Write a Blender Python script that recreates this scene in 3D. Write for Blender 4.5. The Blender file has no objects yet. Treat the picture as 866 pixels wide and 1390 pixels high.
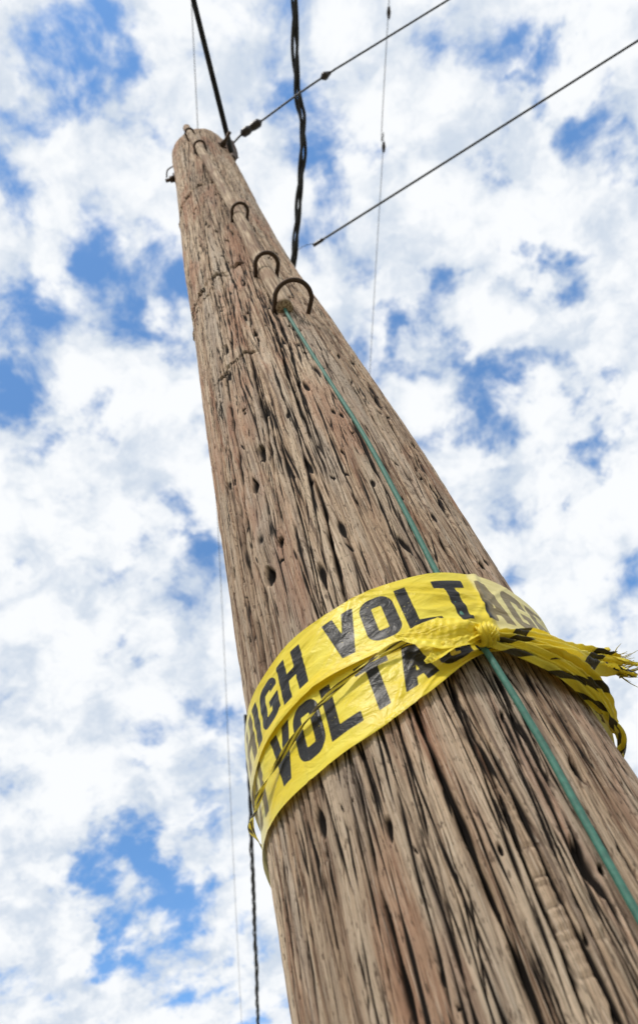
import bpy, numpy as np, math
from mathutils import Vector, Matrix
rng=np.random.RandomState(7)
sc=bpy.context.scene
col=sc.collection

# ------------------------------------------------------------ helpers
def link(o,parent=None):
    col.objects.link(o)
    if parent: o.parent=parent
    return o
def empty(name):
    e=bpy.data.objects.new(name,None); e.empty_display_size=.1
    return link(e)
def grid_mesh(name,P,mat,parent=None,closed_u=False,attrs=None,uv=None,smooth=True,caps=None):
    """P: (rows,cols,3). closed_u wraps columns."""
    r,c=P.shape[:2]
    me=bpy.data.meshes.new(name)
    idx=np.arange(r*c).reshape(r,c)
    if closed_u:
        nx=np.roll(idx,-1,axis=1); a=idx[:-1];b=nx[:-1];d=idx[1:];cc=nx[1:]
    else:
        a=idx[:-1,:-1];b=idx[:-1,1:];d=idx[1:,:-1];cc=idx[1:,1:]
    q=np.stack([a,b,cc,d],-1).reshape(-1,4)
    nv=r*c; V=P.reshape(-1,3)
    nq=len(q)
    extra=[]
    if caps:
        for kind in caps:
            row=idx[0] if kind=='start' else idx[-1]
            extra.append(list(row[::-1]) if kind=='start' else list(row))
    me.vertices.add(nv); me.vertices.foreach_set('co',V.astype(np.float32).ravel())
    loops=q.ravel().tolist() if extra else q.ravel()
    ls=np.arange(nq)*4; lt=np.full(nq,4)
    if extra:
        for e in extra:
            ls=np.append(ls,len(loops)); lt=np.append(lt,len(e)); loops=loops+[int(k) for k in e]
        loops=np.array(loops)
    me.loops.add(len(loops)); me.loops.foreach_set('vertex_index',loops.astype(np.int32))
    me.polygons.add(len(ls)); me.polygons.foreach_set('loop_start',ls.astype(np.int32))
    try: me.polygons.foreach_set('loop_total',lt.astype(np.int32))
    except Exception: pass
    me.polygons.foreach_set('use_smooth',np.full(len(ls),smooth))
    me.update(calc_edges=True)
    if attrs:
        for k,v in attrs.items():
            at=me.attributes.new(k,'FLOAT','POINT'); at.data.foreach_set('value',v.astype(np.float32).ravel())
    if uv is not None:
        at=me.attributes.new('puv','FLOAT_VECTOR','POINT')
        at.data.foreach_set('vector',uv.astype(np.float32).ravel())
    me.materials.append(mat)
    me.validate()
    return link(bpy.data.objects.new(name,me),parent)
def catmull(pts,n):
    pts=np.array(pts,float); 
    if len(pts)==2:
        t=np.linspace(0,1,n)[:,None]; return pts[0]*(1-t)+pts[1]*t
    p=np.vstack([2*pts[0]-pts[1],pts,2*pts[-1]-pts[-2]])
    m=len(pts)-1; out=[]
    for tt in np.linspace(0,m,n):
        i=min(int(tt),m-1); t=tt-i
        a,b,c,d=p[i],p[i+1],p[i+2],p[i+3]
        out.append(.5*((2*b)+(-a+c)*t+(2*a-5*b+4*c-d)*t*t+(-a+3*b-3*c+d)*t**3))
    return np.array(out)
def frames(path,ref=None):
    T=np.gradient(path,axis=0); T/=np.linalg.norm(T,axis=1)[:,None]
    N=np.zeros_like(T)
    n=np.cross(T[0],[0,0,1.]) 
    if np.linalg.norm(n)<.1: n=np.cross(T[0],[1.,0,0])
    n/=np.linalg.norm(n)
    for i in range(len(T)):
        n=n-T[i]*np.dot(n,T[i]); n/=np.linalg.norm(n); N[i]=n
    return T,N,np.cross(T,N)
def tube(name,pts,rad,mat,parent=None,n=60,seg=10,uvscale=1):
    path=catmull(pts,n); T,N,B=frames(path)
    rad=np.interp(np.linspace(0,1,n),np.linspace(0,1,len(np.atleast_1d(rad))),np.atleast_1d(rad)) if np.ndim(rad) else np.full(n,rad)
    a=np.linspace(0,2*np.pi,seg,endpoint=False)
    P=path[:,None,:]+rad[:,None,None]*(N[:,None,:]*np.cos(a)[None,:,None]+B[:,None,:]*np.sin(a)[None,:,None])
    return grid_mesh(name,P,mat,parent,closed_u=True,caps=['start','end'])
def join(objs,name):
    bpy.ops.object.select_all(action='DESELECT')
    for o in objs: o.select_set(True)
    bpy.context.view_layer.objects.active=objs[0]
    bpy.ops.object.join(); objs[0].name=name; objs[0].data.name=name
    return objs[0]
class NT:
    def __init__(s,nt): s.nt=nt; nt.nodes.clear()
    def n(s,t,ins=None,**kw):
        nd=s.nt.nodes.new(t)
        for k,v in kw.items(): setattr(nd,k,v)
        if ins:
            for k,v in ins.items():
                i=nd.inputs[k]
                if isinstance(v,bpy.types.NodeSocket): s.nt.links.new(v,i)
                else: i.default_value=v
        return nd
    def math(s,op,a,b=0.,c=0.,clamp=False):
        return s.n('ShaderNodeMath',{0:a,1:b,2:c},operation=op,use_clamp=clamp).outputs[0]
    def mix(s,f,a,b,bt='MIX'):
        nd=s.n('ShaderNodeMix',{0:f,6:a,7:b},data_type='RGBA',blend_type=bt,clamp_factor=True); return nd.outputs[2]
    def sm(s,v,a,b,lo=0.,hi=1.):
        return s.n('ShaderNodeMapRange',{0:v,1:a,2:b,3:lo,4:hi},interpolation_type='SMOOTHSTEP').outputs[0]
    def noise(s,vec,scale,detail=4,rough=.55,dist=0):
        return s.n('ShaderNodeTexNoise',{'Vector':vec,'Scale':scale,'Detail':detail,'Roughness':rough,'Distortion':dist}).outputs[0]
    def vmul(s,vec,v):
        return s.n('ShaderNodeVectorMath',{0:vec,1:v},operation='MULTIPLY').outputs[0]
    def attr(s,name): return s.n('ShaderNodeAttribute',attribute_name=name)
def mat(name):
    m=bpy.data.materials.new(name); m.use_nodes=True; return m,NT(m.node_tree)
def finish(t,color,rough=.7,bump=None,bstr=.3,bdist=.001,metal=0.,spec=.5,trans=0.):
    ins={'Base Color':color,'Roughness':rough,'Metallic':metal,'Specular IOR Level':spec}
    if bump is not None:
        ins['Normal']=t.n('ShaderNodeBump',{'Height':bump,'Strength':bstr,'Distance':bdist}).outputs[0]
    b=t.n('ShaderNodeBsdfPrincipled',ins); out=b.outputs[0]
    if trans:
        tr=t.n('ShaderNodeBsdfTranslucent',{'Color':color})
        out=t.n('ShaderNodeMixShader',{0:trans,1:out,2:tr.outputs[0]}).outputs[0]
    t.n('ShaderNodeOutputMaterial',{'Surface':out})
def simple(name,c,rough=.6,metal=0.,scale=60,var=.35):
    m,t=mat(name)
    tc=t.n('ShaderNodeTexCoord').outputs['Object']
    n=t.noise(tc,scale,3)
    d=tuple(x*(1-var) for x in c[:3])+(1,); l=tuple(min(1,x*(1+var)) for x in c[:3])+(1,)
    finish(t,t.mix(n,d,l),rough,bump=n,bstr=.4,bdist=.0008,metal=metal)
    return m

# ------------------------------------------------------------ pole shape (heights in m, ground at 0)
ZR=[0,1.0,1.8,2.1,2.35,2.55,2.8,3.0,3.3,3.68,4.1,4.75,5.15,5.22,5.26,5.285,5.30]
RR=[.19,.174,.163,.1575,.155,.152,.146,.142,.134,.128,.125,.122,.119,.117,.113,.105,.09]
ZC=[0,1.0,2.2,2.8,3.3,3.68,4.1,4.75,5.5,5.8]
CC=[-.001,-.001,-.002,0,.001,.006,.016,.032,.047,.052]
def Rz(z): return np.interp(z,ZR,RR)
def cxz(z): return np.interp(z,ZC,CC)
def surf(phi,z,off=0.):
    """phi deg (0 faces -Y, + towards +X)"""
    p=np.radians(phi); r=Rz(z)+off
    return np.stack([cxz(z)+r*np.sin(p),-r*np.cos(p),np.asarray(z)+0*p],-1)

# ------------------------------------------------------------ glyphs
def sbox(x,y,cx,cy,hx,hy,r=0.):
    dx=np.abs(x-cx)-hx+r; dy=np.abs(y-cy)-hy+r
    return np.hypot(np.maximum(dx,0),np.maximum(dy,0))+np.minimum(np.maximum(dx,dy),0)-r
def sseg(x,y,a,b,t):
    ax,ay=a;bx,by=b; L=math.hypot(bx-ax,by-ay); ux,uy=(bx-ax)/L,(by-ay)/L
    px=x-(ax+bx)/2; py=y-(ay+by)/2
    u=px*ux+py*uy; v=-px*uy+py*ux
    dx=np.abs(u)-L/2; dy=np.abs(v)-t/2
    return np.hypot(np.maximum(dx,0),np.maximum(dy,0))+np.minimum(np.maximum(dx,dy),0)
GW=.64
def glyph(ch,x,y,t=.225):
    W=GW; h=t/2; mn=np.minimum
    clip=np.maximum(-y,y-1)
    if ch=='H': return mn(mn(sbox(x,y,h,.5,h,.5),sbox(x,y,W-h,.5,h,.5)),sbox(x,y,W/2,.5,W/2,h*.8))
    if ch=='I': return sbox(x,y,h,.5,h,.5)
    if ch=='L': return mn(sbox(x,y,h,.5,h,.5),sbox(x,y,W/2,h*.85,W/2,h*.85))
    if ch=='E': return mn(mn(sbox(x,y,h,.5,h,.5),sbox(x,y,W/2,h*.8,W/2,h*.8)),mn(sbox(x,y,W/2,1-h*.8,W/2,h*.8),sbox(x,y,W*.46,.5,W*.46,h*.75)))
    if ch=='T': return mn(sbox(x,y,W/2,.5,h,.5),sbox(x,y,W/2,1-h*.8,W/2,h*.8))
    if ch=='V': return np.maximum(mn(sseg(x,y,(h*.8,1.1),(W/2,-.04),t),sseg(x,y,(W-h*.8,1.1),(W/2,-.04),t)),clip)
    if ch=='A': return mn(np.maximum(mn(sseg(x,y,(h*.8,-.1),(W/2,1.04),t),sseg(x,y,(W-h*.8,-.1),(W/2,1.04),t)),clip),sbox(x,y,W/2,.25,W*.3,h*.7))
    if ch in 'OGC':
        o=sbox(x,y,W/2,.5,W/2,.5,.25); ring=np.abs(o+h)-h
        if ch=='O': return ring
        ring=np.maximum(ring,-sbox(x,y,W,.56,W*.45,.12))
        if ch=='G': ring=mn(ring,mn(sbox(x,y,W*.76,.43,W*.24,h*.75),sbox(x,y,W-h,.3,h,.2)))
        return ring
    if ch=='S': 
        return mn(mn(sbox(x,y,W/2,h,W/2,h),sbox(x,y,W/2,1-h,W/2,h)),mn(sbox(x,y,W/2,.5,W/2,h),mn(sbox(x,y,h,.72,h,.25),sbox(x,y,W-h,.28,h,.25))))
    return np.full_like(x,9.)
def text_sdf(u,v,txt,u0,pitch,height):
    """u,v in metres; returns sdf in metres; text repeated along u"""
    adv=[]; p=0
    for ch in txt:
        adv.append(p); p+=pitch*({' ':.6,'I':.46}.get(ch,1.))
    total=p
    uu=np.mod(u-u0,total)
    out=np.full(u.shape,.05)
    sx=pitch*.88/GW
    for ch,a in zip(txt,adv):
        if ch==' ': continue
        for k in (0,-total,total):
            x=(uu-a-k)/sx; y=v/height
            m=(x>-.3)&(x<GW+.3)
            if m.any():
                d=glyph(ch,x[m],y[m])*min(sx,height)
                out[m]=np.minimum(out[m],d)
    return out

# ------------------------------------------------------------ materials
def wood_material(name):
    m,t=mat(name)
    uv=t.attr('puv').outputs['Vector']
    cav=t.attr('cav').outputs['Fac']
    tone=t.attr('tone').outputs['Fac']
    fib=t.noise(t.vmul(uv,(900,16,1)),1,5,.75)
    fib2=t.noise(t.vmul(uv,(260,5,1)),1,4,.65,.25)
    streak=t.noise(t.vmul(uv,(60,1.8,1)),1,4,.6,.4)
    patch=t.noise(t.vmul(uv,(13,2.4,1)),1,4,.6,.5)
    speck=t.noise(t.vmul(uv,(420,90,1)),1,2,.6)
    grey=t.noise(t.vmul(uv,(18,1.2,2)),1,3,.6,.3)
    c=t.mix(t.sm(fib2,.37,.59),(.155,.088,.054,1),(.65,.475,.325,1))
    c=t.mix(t.sm(streak,.42,.62,0,.7),c,(.80,.64,.47,1))
    c=t.mix(t.sm(grey,.48,.64,0,.55),c,(.56,.485,.405,1))
    c=t.mix(t.sm(patch,.49,.64,0,.62),c,(.47,.225,.135,1))
    c=t.mix(t.sm(fib,.35,.475,.86,0),c,(.075,.042,.028,1))
    c=t.mix(t.sm(fib,.53,.68,0,.65),c,(.92,.80,.65,1))
    c=t.mix(t.sm(speck,.58,.68,0,.65),c,(.06,.036,.025,1))
    c=t.mix(t.sm(t.noise(t.vmul(uv,(70,14,1)),1,4,.7,.6),.60,.72,0,.7),c,(.075,.045,.03,1))
    c=t.mix(t.sm(tone,0,1,.38,0),c,(.16,.09,.058,1))
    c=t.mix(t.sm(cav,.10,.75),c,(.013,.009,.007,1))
    hgt=t.math('ADD',t.math('MULTIPLY',fib,1.),t.math('ADD',t.math('MULTIPLY',fib2,1.),t.math('MULTIPLY',speck,-.4)))
    finish(t,c,.85,bump=hgt,bstr=1.,bdist=.0028,spec=.2)
    return m
wood=wood_material('weathered_wood')
def end_wood():
    m,t=mat('end_grain'); tc=t.n('ShaderNodeTexCoord').outputs['Object']
    w=t.noise(tc,60,4); finish(t,t.mix(w,(.16,.11,.08,1),(.36,.28,.21,1)),.9,bump=w,bdist=.003); return m
endw=end_wood()

def tape_material(name,stripes=False):
    m,t=mat(name)
    uv=t.attr('puv').outputs['Vector']
    ink=t.attr('ink').outputs['Fac']      # signed distance in mm, negative inside
    worn=t.attr('worn').outputs['Fac']  # painted glare together with ink fading, mixed into the tape colour
    big=t.noise(t.vmul(uv,(14,30,1)),1,3,.6,.4)
    fine=t.noise(t.vmul(uv,(160,160,1)),1,3,.6)
    y=t.mix(t.sm(big,.3,.7),(.88,.68,.025,1),(.96,.82,.09,1))
    y=t.mix(t.sm(worn,0,1,0,.75),y,(.93,.87,.55,1))
    y=t.mix(t.sm(fine,.64,.80,0,.3),y,(.45,.33,.08,1))
    inkm=t.sm(ink,-.35,.35,1,0)
    chips=t.sm(t.noise(t.vmul(uv,(240,420,1)),1,3,.7),.28,.34,.4,1)
    k=t.math('MULTIPLY',inkm,chips)
    k=t.math('MULTIPLY',k,t.math('SUBTRACT',1.,t.math('MULTIPLY',worn,.3)))
    inkc=t.mix(worn,(.014,.013,.012,1),(.16,.085,.045,1))
    c=t.mix(k,y,inkc)
    wr=t.noise(t.vmul(uv,(30,60,1)),1,4,.62,1.2)
    wr2=t.n('ShaderNodeTexVoronoi',{'Vector':t.vmul(uv,(32,75,1)),'Scale':1.},feature='F1').outputs['Distance']
    h=t.math('ADD',wr,t.math('MULTIPLY',wr2,.35))
    finish(t,c,.40,bump=h,bstr=.6,bdist=.004,spec=.42,trans=.22)
    return m
tapem=tape_material('yellow_plastic_tape')
rust=simple('rusty_steel',(.085,.055,.04),.65,.6,180,.5)
blackins=simple('black_cable_jacket',(.02,.02,.024),.55,0,90,.3)
wirem=simple('weathered_wire',(.05,.052,.06),.5,.3,90,.3)
insul=simple('dark_insulator',(.03,.02,.02),.35,0,60,.4)
greenm=simple('green_wire_jacket',(.045,.155,.115),.65,0,220,.6)
def mould_mat():
    m,t=mat('weathered_moulding'); tc=t.n('ShaderNodeTexCoord').outputs['Object']
    n=t.noise(t.vmul(tc,(260,260,7)),1,4,.6); n2=t.noise(t.vmul(tc,(20,20,6)),1,3,.6)
    c=t.mix(t.sm(n,.35,.65),(.16,.10,.065,1),(.55,.43,.30,1)); c=t.mix(t.sm(n2,.48,.62,0,.65),c,(.22,.13,.08,1))
    finish(t,c,.8,bump=n,bstr=.7,bdist=.002,spec=.25); return m
mouldm=mould_mat()

# ------------------------------------------------------------ wooden shaft with real checks
phis=np.concatenate([np.linspace(-112,112,900,endpoint=False),np.linspace(112,248,110,endpoint=False)])
zs=[0.]; z=0.
while z<5.22:
    if z<1.55: dz=.012
    elif z<2.5: dz=.0020
    else: dz=.0020*(1+(z-2.5)*.75)
    z+=dz; zs.append(z)
zs=[q for q in zs if q<5.22]+[5.225,5.235,5.245,5.255,5.265,5.275,5.283,5.29,5.296,5.30]
zs=np.array(zs); NR=len(zs); NC=len(phis)
S=phis*np.pi/180*.155
def vnoise(fs,fz,seed):
    """value noise, periodic in phi; fs cells round, fz cells per metre"""
    r=np.random.RandomState(seed); nx=int(fs); ny=int(5.4*fz)+4
    G=r.rand(ny,nx)
    x=((phis+112)/360*nx)%nx; y=zs*fz
    x0=np.floor(x).astype(int); tx=x-x0; tx=tx*tx*(3-2*tx); x0%=nx; x1=(x0+1)%nx
    y0=np.floor(y).astype(int); ty=(y-y0); ty=(ty*ty*(3-2*ty))[:,None]
    A=G[y0][:,x0]*(1-tx)+G[y0][:,x1]*tx; Bq=G[y0+1][:,x0]*(1-tx)+G[y0+1][:,x1]*tx
    return A*(1-ty)+Bq*ty-.5
H=np.zeros((NR,NC)); CAV=np.zeros((NR,NC))
H+=vnoise(7,1.1,1)*.010+vnoise(16,2.5,2)*.004+vnoise(43,5,3)*.0010+vnoise(131,7,4)*.0010+vnoise(301,11,5)*.0013+vnoise(560,24,6)*.0013
tone=np.clip(.5+vnoise(14,2.2,8)+.6*vnoise(60,3,9),0,1)
WARP=vnoise(23,4,21)*.006+vnoise(60,13,22)*.0025      # grain wander shared by neighbouring checks
def crack(s0,z0,L,w,dep,slope=.03,wig=.004,p=2.,dark=1.):
    za,zb=z0-L/2,z0+L/2
    i0,i1=np.searchsorted(zs,[za,zb])
    if i1-i0<2: return
    zz=zs[i0:i1]; t=(zz-za)/L
    ph=rng.rand(4)*6.28
    jc=min(max(np.searchsorted(S,s0),0),NC-1)
    path=s0+slope*(zz-z0)+wig*(np.sin(zz*9+ph[0])*.4+np.sin(zz*23+ph[1])*.2+np.sin(zz*61+ph[2])*.08)+(WARP[i0:i1,jc] if wig>0 else 0)
    prof=np.clip(np.sin(np.pi*np.clip(t,0,1)),0,1)**.6
    wv=w*(.25+.75*prof)*(1+.35*np.sin(zz*47+ph[3])+.25*np.sin(zz*131+ph[1]))
    lo,hi=path.min()-w*4,path.max()+w*4
    j0,j1=np.searchsorted(S,[lo,hi])
    if j1-j0<2: return
    d=np.abs(S[None,j0:j1]-path[:,None])/wv[:,None]
    g=np.exp(-d**p)*prof[:,None]
    H[i0:i1,j0:j1]-=g*dep
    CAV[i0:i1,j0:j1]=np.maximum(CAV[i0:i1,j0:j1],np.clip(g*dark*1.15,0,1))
r=rng.rand
SM,SX=S.min(),S.max()
for k in range(105):  crack(SM+r()*(SX-SM),1.3+r()*3.9,.3+r()*.9,.0010+r()*.0012,.005+r()*.006,.03+.02*rng.randn(),.004,p=2.6)
for k in range(1350): crack(SM+r()*(SX-SM),1.3+r()*3.9,.06+r()*.35,.0007+r()*.0008,.002+r()*.003,.03+.03*rng.randn(),.003,dark=.95)
for k in range(8500):crack(SM+r()*(SX-SM),1.4+r()*3.8,.015+r()*.11,.00045+r()*.0005,.0006+r()*.0014,.03+.05*rng.randn(),.001,dark=.4+.6*r())
for k in range(1000):
    zq=1.4+r()*3.8; q=.6 if zq<1.95 else 1.
    crack(SM+r()*(SX-SM),zq,(.006+r()*.018)*q,(.0011+r()*.0019)*q,.002+r()*.003,.15*rng.randn(),.0,p=3)
for k in range(200):
    zq=1.98+r()*3.1
    crack(SM+r()*(SX-SM),zq,.018+r()*.030,.0020+r()*.0024,.004+r()*.004,.1*rng.randn(),.0,p=3)
k=.155*math.pi/180
crack(3*k,1.80,.46,.0020,.013,.0,.003)
crack(-19*k,2.40,.045,.0048,.012,.0,.0,p=3)
crack(-31*k,2.173,.035,.0046,.010,.0,.0,p=3)
crack(-3*k,2.17,.26,.0018,.012,.06,.004)
crack(26*k,1.765,.045,.0050,.008,.0,.0,p=3)
crack(-27*k,2.345,.04,.0038,.010,.0,.0,p=3)
crack(-2*k,2.79,.04,.0045,.010,.0,.0,p=3)
crack(-25*k,2.80,.05,.0040,.010,.0,.0,p=3)
crack(-12*k,2.55,.5,.0018,.010,.05,.004)
crack(8*k,2.6,.7,.0017,.010,.03,.004)
crack(40*k,2.3,.8,.0020,.011,.02,.004)
crack(52*k,2.5,1.0,.0020,.011,.02,.004)
crack(-20*k,1.75,.4,.0016,.009,.03,.004)
crack(18*k,1.75,.5,.0015,.008,.0,.004)
crack(-42*k,2.1,.7,.0018,.010,.03,.004)
crack(-14*k,1.83,.022,.0026,.006,.1,.0,p=3); crack(-33*k,1.87,.03,.0024,.006,.0,.0,p=3); crack(38*k,1.84,.028,.0024,.006,.0,.0,p=3)
# growth-ring scars running round the shaft
def ring(zc,a,b,amp,seed,w=.004,dz=.02):
    rr=np.random.RandomState(seed); pa=rr.rand(4)*6.28
    pp_=np.radians(phis)
    zc2=zc+dz*(.5*np.sin(pp_*2.3+pa[0])+.35*np.sin(pp_*11+pa[1])+.2*np.sin(pp_*29+pa[2])+.12*np.sin(pp_*71+pa[3]))
    m=np.clip((phis-a)/8,0,1)*np.clip((b-phis)/8,0,1)*(.65+.35*np.sin(pp_*17+pa[1]))
    d=(zs[:,None]-zc2[None,:])/w
    H[:]+=m*amp*(np.exp(-(d-1.4)**2)-1.1*np.exp(-d**2))
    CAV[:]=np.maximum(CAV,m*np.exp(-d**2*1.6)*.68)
ring(4.10,-90,20,.006,1,.008,.03); ring(4.13,-90,0,.003,11,.004,.02); ring(3.20,-90,14,.006,2,.007,.03); ring(3.165,-70,0,.003,12,.003,.03)
ring(2.715,-48,0,.0035,3,.004,.02); ring(2.735,-40,-5,.002,13,.002,.02); ring(2.95,5,45,.002,5,.004,.02)
# grain swelling around knots
for (ph,zk,sz) in [(-30,2.235,.016),(-14,2.93,.014),(10,3.5,.014),(-40,2.62,.014),(46,2.45,.013)]:
    ds=(S[None,:]-ph*k)/sz; dzk=(zs[:,None]-zk)/(sz*1.9); q=np.hypot(ds,dzk)
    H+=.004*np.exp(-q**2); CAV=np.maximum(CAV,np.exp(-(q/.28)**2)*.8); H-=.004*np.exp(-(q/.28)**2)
# old brand stamped into the wood (reads down the pole)
def stamp(txt,phi0,ztop,h,pitch,dep):
    i0,i1=np.searchsorted(zs,[ztop-pitch*len(txt)-.01,ztop+.01]); j0,j1=np.searchsorted(phis,[phi0-16,phi0+16])
    zz,ss=np.meshgrid(zs[i0:i1],S[j0:j1],indexing='ij')
    for n_,ch in enumerate(txt):
        x=(ss-phi0*k)/h/ .8; y=(zz-(ztop-(n_+1)*pitch))/(pitch*.8)
        d=glyph(ch,x,y,t=.13)
        g=np.clip(.5-d*9,0,1)*(.75+.25*np.sin(zz*300))
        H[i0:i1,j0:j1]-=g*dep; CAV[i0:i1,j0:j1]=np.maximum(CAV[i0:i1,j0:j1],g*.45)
stamp('HELLCSE',12.5,1.845,.022,.0205,.0018)
stamp('OTIC',19,1.80,.018,.0205,.0014)
fade=np.clip((5.30-zs)/.05,.25,1)[:,None]
Rg=Rz(zs)[:,None]+H*fade-.0015
pr=np.radians(phis)[None,:]
P=np.stack([cxz(zs)[:,None]+Rg*np.sin(pr),-Rg*np.cos(pr),np.broadcast_to(zs[:,None],Rg.shape)],-1)
UV=np.stack([S[None,:]+WARP*1.,np.broadcast_to(zs[:,None],Rg.shape),0*Rg],-1)
pole=empty('wooden_utility_pole')
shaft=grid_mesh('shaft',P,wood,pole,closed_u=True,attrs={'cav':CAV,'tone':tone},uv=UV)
ringp=P[-1][::6]; ctr=np.array([cxz(5.3),0,5.312]); rows=[]
for f_ in (1.,.75,.5,.25,.02):
    q=ctr+(ringp-ctr)*f_; q[:,2]=5.3+.012*(1-f_**2)+(.0015*rng.randn(len(q)) if f_<1 else 0); rows.append(q)
grid_mesh('end_grain_top',np.array(rows),endw,pole,closed_u=True)

# moulding covering the ground wire
mz=[2.85,3.2,3.6,4.2,4.65,5.04,5.29]; mp=[22,22.5,24,15,6,-2,-6]
zz=np.linspace(2.85,5.29,120); pp=np.interp(zz,mz,mp); pp=np.convolve(np.pad(pp,8,'edge'),np.ones(17)/17,'valid')
mrad=.0150+.0007*np.sin(zz*17)+.0004*np.sin(zz*53)
tube('wire_moulding',[surf(a,b,.008) for a,b in zip(pp,zz)],mrad,mouldm,pole,n=160,seg=20)
def staple(name,pa,pb,z,outl,rad=.0036,sag=.0):
    A=surf(pa,z,-.01);B=surf(pb,z,-.01); mid=(pa+pb)/2
    n=np.array([math.sin(math.radians(mid)),-math.cos(math.radians(mid)),0.])
    pts=[A]; A2=surf(pa,z,.004);B2=surf(pb,z,.004)
    c=(A2+B2)/2; hx=(B2-A2)/2; st=outl-np.linalg.norm(hx)
    st=max(st,.004)
    for a in np.linspace(np.pi,0,11):
        pts.append(c+hx*np.cos(-a)+n*(st+np.sin(a)*(outl-st))+np.array([0,0,sag*math.sin(a)]))
    pts.append(B)
    return tube(name,pts,rad,rust,pole,n=70,seg=10)
staple('staple',15,40,2.862,.054,.0042,.004)
staple('staple.001',14,32,3.09,.042,.0042,.004)
staple('staple.002',16,33,3.60,.038,.0040,.0)
staple('staple.003',-2,16,4.62,.036,.004)
staple('staple.004',-9,6,4.98,.034,.004)
def bolt(name,phi,z,rad,L):
    o=[tube(name+'_rod',[surf(phi,z,-.02),surf(phi,z,L)],rad*.55,rust,None,n=3,seg=12),tube(name+'_washer',[surf(phi,z,.0),surf(phi,z,.006)],rad*1.7,rust,None,n=2,seg=16),
       tube(name+'_nut',[surf(phi,z,.006),surf(phi,z,.022)],rad,rust,None,n=2,seg=6)]
    j=join(o,name); j.parent=pole
bolt('through_bolt',-84,4.95,.013,.04)
bolt('eye_bolt',52,4.86,.012,.06)
tube('tie_wire',[surf(-80,5.16,.0),surf(-86,5.18,.03),surf(-95,5.17,.045)],.003,rust,pole,n=14,seg=6)
o=[tube('c1',[(.145,-.02,4.84),(.165,-.02,4.93),(.168,-.05,5.0)],.016,rust,None,n=12,seg=10),
   tube('c2',[(.10,.0,4.90),(.175,-.015,4.90)],.009,rust,None,n=6,seg=8),
   tube('c3',[(.11,.0,5.13),(.17,-.01,5.15)],.008,rust,None,n=6,seg=8)]
c=join(o,'dead_end_clamp'); c.parent=pole

# ------------------------------------------------------------ green ground wire
gz=[0.02,1.0,1.5,1.738,1.80,1.86,1.946,2.0,2.074,2.20,2.37,2.56,2.80,2.87,2.9]; gp=[29,29,30,30,30.2,30,28,28,28,28.2,28.6,26,22.4,22,22]
go=[.003,.002,.003,.004,.004,.006,.010,.004,.003,.006,.004,.003,.006,.008,.008]
tube('green_ground_wire',[surf(a,b,c) for a,b,c in zip(gp,gz,go)],.0028,greenm,None,n=260,seg=10)

# ------------------------------------------------------------ caution tape
tape=empty('high_voltage_caution_tape')
RA=.158
def band(name,zt,zb,off,txt,u0,pitch,h,vb,seed,nv=56,nu=1100,glare_fade_f=None,wob=1.):
    ph=np.linspace(-180,180,nu,endpoint=False)
    top=np.interp(ph,*zt); bot=np.interp(ph,*zb)
    sk=lambda a:np.convolve(np.r_[a[-20:],a,a[:20]],np.ones(41)/41,'valid')
    top=sk(top);bot=sk(bot)
    v=np.linspace(0,1,nv)[:,None]
    rr=np.random.RandomState(seed)
    u=np.radians(ph)[None,:]*RA+0*v; V=v*.075+0*u
    Z=bot[None,:]*(1-v)+top[None,:]*v
    comp=1-(top-bot)/.075; comp=np.clip(comp,0,1)[None,:]
    D=np.zeros_like(Z)
    for _ in range(46):   # diagonal creases
        a=rr.uniform(-.5,.5)+(rr.rand()<.3)*1.1; uc=rr.uniform(-.5,.5); vc=rr.uniform(0,.075)
        w=rr.uniform(.0008,.003); L=rr.uniform(.015,.08)
        du=u-uc; dv=V-vc; al=du*math.cos(a)+dv*math.sin(a); ac=-du*math.sin(a)+dv*math.cos(a)
        D+=rr.uniform(.4,1.)*.0010*wob*np.exp(-(ac/w)**2)*np.exp(-(al/L)**2)
    D+=.0006*wob*(1+np.sin(u*38+V*30+seed))*.5+.0004*np.sin(u*90-V*60)
    D+=comp*.005*(1+np.sin(V/.075*26+u*8))*.5
    kn=np.exp(-((ph-28)/12)**2)[None,:]*(1-v*.8)
    D+=kn*.0014*(1+np.sin(V/.075*30+2.2*np.sin(u*20)))
    D+=.0022*np.exp(-((ph[None,:]-35-6*v)/1.6)**2)
    D+=.0015*np.abs(v-.5)**3*8*(1+np.sin(u*21+seed))*.5
    R_=Rz(Z)+off+D
    p=np.radians(ph)[None,:]
    P=np.stack([cxz(Z)+R_*np.sin(p),-R_*np.cos(p),Z+.0006*np.sin(u*70)],-1)
    ink=text_sdf(u,V-vb,txt,u0,pitch,h)*1000
    worn=np.interp(ph[None,:]+0*V,*glare_fade_f) if glare_fade_f else 0*V
    UV=np.stack([u,V,0*u+seed],-1)
    return grid_mesh(name,P,tapem,tape,closed_u=True,attrs={'ink':ink,'worn':worn},uv=UV)
band('upper_wrap',
  ([-180,-100,-58,-27,8,27,45,68,80,110,180],[2.045,2.042,2.043,2.048,2.059,2.068,2.071,2.068,2.062,2.055,2.045]),
  ([-180,-100,-63,-33,-5,9,23,34,50,70,110,180],[1.972,1.972,1.975,1.980,1.980,1.980,1.982,1.984,1.988,1.992,1.985,1.972]),
  .0055,'VOLTAGE HIGH ',-14.5*math.pi/180*RA,.0345,.052,.0120,3,
  glare_fade_f=([-180,-75,-62,-50,37,38.5,80,110,180],[.6,1,.8,.0,.0,.7,.65,.5,.6]))  # pale left edge and right side: sky glare put into the colour, ink faded
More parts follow.
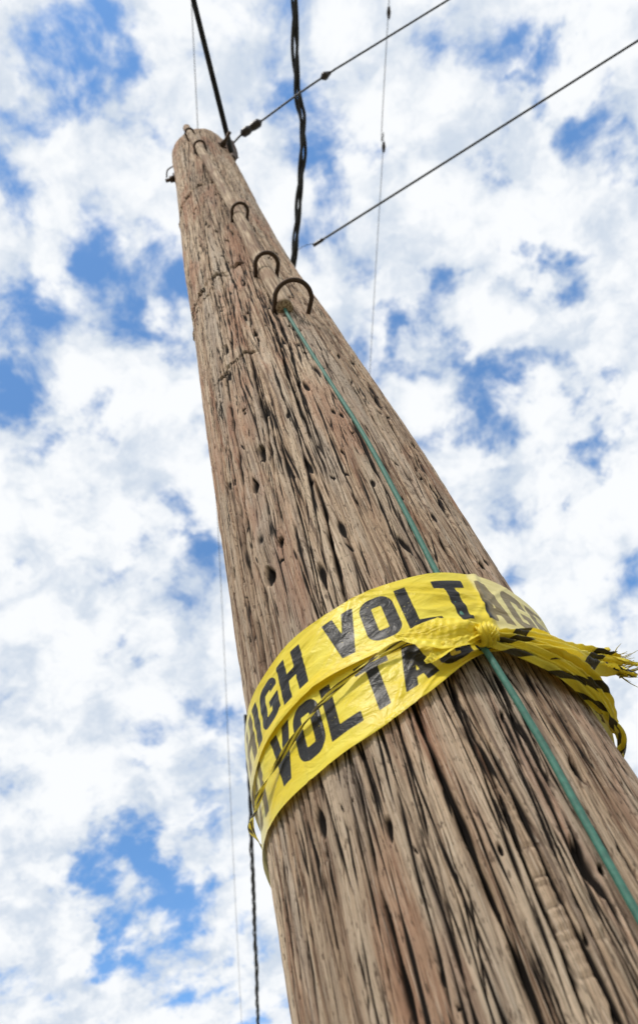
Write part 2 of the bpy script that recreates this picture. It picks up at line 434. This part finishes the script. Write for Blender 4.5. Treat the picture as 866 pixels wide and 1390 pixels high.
band('lower_wrap',
  ([-180,-63,-25,0,21,35,60,90,180],[1.992,1.990,1.990,1.990,1.985,1.985,1.982,1.985,1.992]),
  ([-180,-100,-63,-43,-25,-7,10,21,30,45,60,75,110,180],[1.917,1.916,1.915,1.908,1.903,1.909,1.924,1.946,1.956,1.958,1.952,1.945,1.925,1.917]),
  .0025,'VOLTAGE HIGH ',-46*math.pi/180*RA,.0335,.050,.0145,5,
  glare_fade_f=([-180,-75,-62,-50,30,40,110,180],[.6,1,.8,.0,.0,.4,.5,.6]))  # same painted glare along the sides of this wrap
def ribbon(name,pts,width,twist,pleat=0.,kp=2.,n=160,nv=18,stripe=None,worn=.1,parent=None,seed=0,ph0=0.,sfrac=.22):
    path=catmull(pts,n); T=np.gradient(path,axis=0); T/=np.linalg.norm(T,axis=1)[:,None]
    ctr=np.stack([cxz(path[:,2]),0*path[:,0],path[:,2]],-1); N=path-ctr; N-=T*(N*T).sum(1)[:,None]; N/=np.linalg.norm(N,axis=1)[:,None]
    B=np.cross(T,N); t=np.linspace(0,1,n)
    w=np.interp(t,np.linspace(0,1,len(width)),width); tw=np.radians(np.interp(t,np.linspace(0,1,len(twist)),twist))
    pl=np.interp(t,np.linspace(0,1,len(np.atleast_1d(pleat))),np.atleast_1d(pleat))
    N2=N*np.cos(tw)[:,None]+B*np.sin(tw)[:,None]; B2=-N*np.sin(tw)[:,None]+B*np.cos(tw)[:,None]
    v=np.linspace(-1,1,nv)
    off=pl[:,None]*np.sin(v[None,:]*np.pi*kp+ph0+1.2*np.sin(t*9+seed)[:,None])+.0006*np.sin(t*70+seed)[:,None]*np.cos(v*5)[None,:]
    P=path[:,None,:]+B2[:,None,:]*(w[:,None]*v[None,:]*.5)[:,:,None]+N2[:,None,:]*off[:,:,None]
    L=np.cumsum(np.r_[0,np.linalg.norm(np.diff(path,axis=0),axis=1)])
    u=L[:,None]+0*v[None,:]; V=(v[None,:]*.5+.5)*.075+0*u
    if stripe:
        per=stripe; x=np.mod(u+V*.6,per); ink=(np.abs(x-per*.5)-per*sfrac)*1000
    else: ink=np.full(u.shape,20.)
    return grid_mesh(name,P,tapem,parent or tape,attrs={'ink':ink,'worn':0*u+worn},uv=np.stack([u,V,0*u+seed],-1))
sp=surf
ribbon('twisted_strand',[sp(-180,1.95,.010),sp(-120,1.965,.008),sp(-80,1.955,.008),sp(-60,1.944,.008),sp(-45,1.944,.008),sp(-20,1.959,.0085),sp(2,1.975,.010),sp(16,1.972,.013),sp(27,1.964,.017)],
   [.006,.0055,.005,.010],[0,400,700,1100,1500],.0008,1.5,n=420,nv=10,stripe=.03,worn=.2,seed=3)
ribbon('twisted_strand.001',[sp(29,1.960,.017),sp(40,1.950,.014),sp(54,1.939,.011),sp(66,1.929,.008),sp(74,1.922,.006),sp(90,1.925,.006),sp(130,1.935,.008),sp(180,1.95,.010)],
   [.014,.018,.010,.008,.006],[0,30,120,400,800],.0025,2.,n=300,nv=14,stripe=.040,sfrac=.18,worn=.1,seed=5)
ribbon('gathered_fold',[sp(29,1.965,.017),sp(38,1.966,.016),sp(50,1.971,.016),sp(62,1.974,.019),sp(70,1.976,.028),sp(76,1.975,.042)],
   [.010,.026,.034,.036,.032,.022],[5,-5,-20,-5,25],[.002,.004,.006,.006,.006],3.,n=180,nv=44,worn=.05,seed=7,stripe=.10,sfrac=.09)
ribbon('gathered_fold.001',[sp(29,1.962,.019),sp(40,1.958,.018),sp(52,1.952,.016),sp(62,1.947,.015),sp(72,1.940,.014),sp(85,1.940,.010)],
   [.010,.020,.024,.022,.018],[20,10,30,40,30],[.002,.004,.004,.003],2.5,n=140,nv=36,worn=.1,seed=9,stripe=.09,sfrac=.10)
ribbon('torn_end',[sp(66,1.976,.022),sp(71,1.984,.030),sp(75,1.990,.042)],[.010,.012,.004],[0,40,80],.002,2.,n=50,nv=12,worn=0,seed=15)
ribbon('torn_end.001',[sp(66,1.970,.022),sp(71,1.965,.034),sp(76,1.955,.048)],[.012,.012,.004],[0,-30,-60],.002,2.,n=50,nv=12,worn=0,seed=16,stripe=.03,sfrac=.15)
ribbon('torn_end.002',[sp(68,1.974,.024),sp(73,1.974,.038),sp(78,1.969,.056)],[.012,.008,.002],[0,60,140],.002,2.,n=50,nv=12,worn=0,seed=17)
ribbon('short_end',[sp(28,1.965,.021),sp(22,1.966,.024),sp(16,1.968,.021),sp(10,1.975,.017),sp(5,1.984,.014)],
   [.010,.026,.032,.020,.002],[0,-10,-12,-5,0],[.002,.003,.0018,.001,.0005],1.1,n=90,nv=30,worn=.0,seed=11)
ribbon('short_end.001',[sp(27,1.962,.020),sp(20,1.957,.020),sp(14,1.952,.015),sp(10,1.949,.011)],
   [.008,.018,.016,.004],[0,20,10,0],[.002,.002,.0012,.0005],1.1,n=70,nv=24,worn=.0,seed=12)
kc=sp(28.,1.964,.018); 
er=np.array([math.sin(math.radians(28)),-math.cos(math.radians(28)),0]); et=np.array([math.cos(math.radians(28)),math.sin(math.radians(28)),0]); ez=np.array([0,0,1.])
def knot_loop(name,c,axis_mix,rad,wid,seed):
    ax=et*axis_mix[0]+ez*axis_mix[1]+er*axis_mix[2]; ax/=np.linalg.norm(ax)
    a=np.linspace(0,2*np.pi*1.15,120); e1=np.cross(ax,er); e1/=np.linalg.norm(e1); e2=np.cross(ax,e1)
    v=np.linspace(-1,1,26)
    rr=rad*(1+.10*np.sin(a*3+seed))[:,None]*(1-.35*v[None,:]**2)+.0013*np.sin(v[None,:]*13+a[:,None]*1.5+seed)+.0012*a[:,None]/6.28
    P=c+rr[:,:,None]*(np.cos(a)[:,None,None]*e1+np.sin(a)[:,None,None]*e2)+ax*(v[None,:,None]*wid*.5+.002*np.sin(a*2+seed)[:,None,None])
    u=a[:,None]*rad+0*v; V=(v*.5+.5)[None,:]*.04+0*u
    grid_mesh(name,P,tapem,tape,attrs={'ink':np.full(u.shape,20.),'worn':0*u+.05},uv=np.stack([u,V,0*u+seed],-1))
knot_loop('knot',kc,(1,.25,0),.0085,.018,1.)
knot_loop('knot.001',kc+et*.005-ez*.001,(.8,-.7,.1),.0075,.011,4.)
for i in range(60):
    s=sp(75,1.974+rng.uniform(-.015,.012),.038+rng.uniform(-.006,.003)); d=np.array([.8,.25,rng.uniform(-.8,.4)]); d=d/np.linalg.norm(d)*rng.uniform(.005,.024)
    e=rng.randn(3)*.003
    tube('frayed_fibre',[s,s+d*.5+e,s+d+e*1.5],[.0008,.0005,.0002],tapem,tape,n=6,seg=4)

# ------------------------------------------------------------ overhead lines
def ext(a,b,t): a=np.array(a);b=np.array(b); return a+(b-a)*t
A=(.155,-.013,4.908);B=(.226,-.536,5.11)
tube('service_cable',[A,ext(A,B,.5),B,ext(A,B,6),ext(A,B,60)],.0105,blackins,None,n=200,seg=10)
tri=empty('twisted_overhead_cable')
key=[(4.8,-12.5,6.75),(1.9,-3.6,6.55),(.82,-.33,6.5),(.66,.25,6.48),(.55,.55,6.49),(.36,.97,6.5),(-.55,2.85,6.5),(-1.39,4.8,6.5),(-2.6,8.2,6.5),(-14.5,42,6.9)]
path=catmull(key,2600)
L=np.cumsum(np.r_[0,np.linalg.norm(np.diff(path,axis=0),axis=1)])
T,N,B_=frames(path)
for i in range(3):
    a=L/.75*2*np.pi+i*2.094+1.2*np.sin(L*2.3)
    rr=.0135+.006*np.sin(L*3.1+i*2)*np.sin(L*1.3)
    pth=path+rr[:,None]*(N*np.cos(a)[:,None]+B_*np.sin(a)[:,None])
    rad=.0105 if i<2 else .008
    aa=np.linspace(0,2*np.pi,6,endpoint=False)
    T2,N2,B2=frames(pth)
    P=pth[:,None,:]+rad*(N2[:,None,:]*np.cos(aa)[None,:,None]+B2[:,None,:]*np.sin(aa)[None,:,None])
    grid_mesh('conductor',P,blackins,tri,closed_u=True)
ow=empty('overhead_wire')
A=(.15,0,5.15);I1=(.235,-.03,5.20);I2=(.335,-.045,5.235);M=(.66,-.107,5.30);Bq=(1.27,-.19,5.4)
tube('wire',[A,I1,I2,M,Bq,ext(M,Bq,8),ext(M,Bq,50)],.0045,wirem,ow,n=220,seg=8)
tube('strain_insulator',[I1,ext(I1,I2,.1),ext(I1,I2,.3),ext(I1,I2,.45),ext(I1,I2,.6),ext(I1,I2,.85),I2],[.008,.018,.019,.014,.018,.019,.006],insul,ow,n=40,seg=14)
tube('splice',[ext(I2,M,.93),ext(I2,M,.97),M,ext(M,Bq,.04)],[.006,.017,.017,.006],insul,ow,n=24,seg=12)
bw=empty('branch_wire')
E=(.535,.917,6.5);G=(2.69,.50,6.5)
tube('wire',[E,ext(E,G,.5),G,ext(E,G,5),ext(E,G,30)],.0075,wirem,bw,n=160,seg=8)
tube('end_sleeve',[ext(E,G,-.012),ext(E,G,.02)],.012,insul,bw,n=6,seg=10)
tube('tie',[E,(.46,.90,6.49),(.385,.92,6.5)],.0018,wirem,bw,n=10,seg=6)
def high(name,pts,rad,clips=()):
    e=empty(name)
    tube('wire',pts,rad,wirem,e,n=120,seg=6)
    for c in clips: 
        c=np.array(c); tube('spacer',[c+(-.02,.07,0),c,c+(.02,-.07,0)],[.015,.03,.015],insul,e,n=8,seg=8)
high('telephone_wire',[(8.5,-14,14),(3.14,.52,13.5),(2.59,2.19,13.5),(1.69,4.75,13.5),(-1.5,14,13.6),(-14,50,14)],.005,[(2.60,2.19,13.5),(3.1,.65,13.5)])
high('telephone_wire',[(4.8,-11.5,13.7),(1.2,-1.6,13.5),(-2.68,9.3,13.5),(-6.6,20.2,13.5),(-20,58,13.9)],.005)

# ------------------------------------------------------------ ground
def ground():
    m,t=mat('dry_grass_and_soil'); tc=t.n('ShaderNodeTexCoord').outputs['Object']
    a=t.noise(tc,.6,4); b=t.noise(tc,25,4,.7)
    c=t.mix(t.sm(a,.4,.6),(.19,.16,.11,1),(.11,.13,.05,1)); c=t.mix(t.sm(b,.35,.7,0,.6),c,(.30,.26,.18,1))
    finish(t,c,.95,bump=b,bstr=.8,bdist=.03)
    n=60; rad=np.r_[0.01,np.geomspace(.5,1500,n)]; a=np.linspace(0,2*np.pi,72,endpoint=False)
    P=np.stack([rad[:,None]*np.cos(a),rad[:,None]*np.sin(a),.03*np.sin(rad[:,None]*1.3)*np.sin(a*3)*np.clip(rad[:,None]/6,0,1)],-1)
    grid_mesh('ground',P,m,None,closed_u=True)
ground()

# ------------------------------------------------------------ world: Nishita sky + broken cloud deck
w=bpy.data.worlds.new('World'); sc.world=w; w.use_nodes=True
try:
    w.cycles.sampling_method='MANUAL'; w.cycles.sample_map_resolution=512
except Exception: pass
t=NT(w.node_tree)
sunv=Vector((-.12,-.66,.75)).normalized()
el=math.asin(sunv.z); az=math.atan2(sunv.x,sunv.y)
sky=t.n('ShaderNodeTexSky',sky_type='NISHITA',sun_disc=False,sun_elevation=el,sun_rotation=az,air_density=1.,dust_density=.3,ozone_density=2.)
d=t.n('ShaderNodeTexCoord').outputs['Generated']
sep=t.n('ShaderNodeSeparateXYZ',{0:d})
inv=t.math('DIVIDE',1.5,t.math('ADD',t.math('MAXIMUM',sep.outputs[2],0.),.5))
p=t.n('ShaderNodeVectorMath',{0:d,'Scale':inv},operation='SCALE').outputs[0]
wn=t.n('ShaderNodeTexNoise',{'Vector':p,'Scale':10.,'Detail':4.,'Roughness':.6}).outputs['Color']
wv=t.n('ShaderNodeVectorMath',{0:wn,1:(.5,.5,.5)},operation='SUBTRACT').outputs[0]
dw=t.n('ShaderNodeVectorMath',{0:wv,1:(.24,.24,.24),2:d},operation='MULTIPLY_ADD').outputs[0]
dw=t.n('ShaderNodeVectorMath',{0:dw},operation='NORMALIZE').outputs[0]
pw=t.n('ShaderNodeVectorMath',{0:wv,1:(.11,.11,.11),2:p},operation='MULTIPLY_ADD').outputs[0]
n_mid=t.noise(p,9.5,7,.60,.2)
n_puff=t.n('ShaderNodeTexVoronoi',{'Vector':pw,'Scale':15.},feature='F1').outputs['Distance']
cov=t.math('SUBTRACT',n_mid,t.math('MULTIPLY',n_puff,.10))
holes=[(-.256,.259,.931,50),(-.258,.352,.900,45),(-.229,.565,.793,50),(.217,.497,.840,45),(-.083,.038,.996,48),(.142,.237,.961,44),(.398,.189,.898,22),
(.301,.598,.743,30),(.328,.403,.855,28),(-.103,.258,.961,44),(-.020,.080,.996,36),(.406,.277,.871,28),
(-.324,.794,.515,48),(.194,.409,.892,28),(.312,.494,.811,24),(-.366,.736,.569,34)]
acc=None
for x,y,z_,r_ in holes:
    v=Vector((x,y,z_)).normalized()
    dt=t.n('ShaderNodeVectorMath',{0:dw,1:tuple(v)},operation='DOT_PRODUCT').outputs['Value']
    g=t.n('ShaderNodeMapRange',{0:dt,1:math.cos(r_/1100*2.1),2:1.,3:0.,4:.13},interpolation_type='LINEAR').outputs[0]
    acc=g if acc is None else t.math('ADD',acc,g)
cov=t.math('SUBTRACT',cov,acc)
alpha=t.sm(cov,.205,.41,.06,1.)
shade=t.sm(t.math('ADD',t.math('MULTIPLY',t.noise(pw,11.,4,.58),.6),t.math('MULTIPLY',cov,.4)),.36,.55)
cl=t.mix(shade,(6.4,7.2,8.3,1),(9.7,9.9,10.1,1))
blue=t.mix(1.,sky.outputs[0],(1.4,2.2,2.65,1),'MULTIPLY')
c=t.mix(alpha,blue,cl)
bg=t.n('ShaderNodeBackground',{0:c,1:.1})
t.n('ShaderNodeOutputWorld',{0:bg.outputs[0]})

sl=bpy.data.lights.new('sun','SUN'); sl.energy=2.8; sl.angle=math.radians(7); sl.color=(1,.94,.86)
so=bpy.data.objects.new('sun',sl); link(so); so.rotation_euler=(-sunv).to_track_quat('-Z','Y').to_euler(); so.location=(-2,-6,8)

# ------------------------------------------------------------ camera
cam=bpy.data.cameras.new('camera'); co=bpy.data.objects.new('camera',cam); link(co)
F=Vector((-0.01090844,0.56780996,0.82308739)); R=Vector((0.93163579,0.30477646,-0.19790416)); U=Vector((0.36322962,-0.76465885,0.53231672))
M=Matrix((R,U,-F)).transposed().to_4x4(); M.translation=Vector((0,-.65,1.5)); co.matrix_world=M
cam.sensor_fit='VERTICAL'; cam.sensor_height=36; cam.lens=1100/1390*36
cam.clip_start=.02; cam.clip_end=5000
cam.dof.use_dof=True; cam.dof.focus_distance=.90; cam.dof.aperture_fstop=9.
sc.camera=co
sc.view_settings.view_transform='Standard'; sc.view_settings.look='None'; sc.view_settings.exposure=0
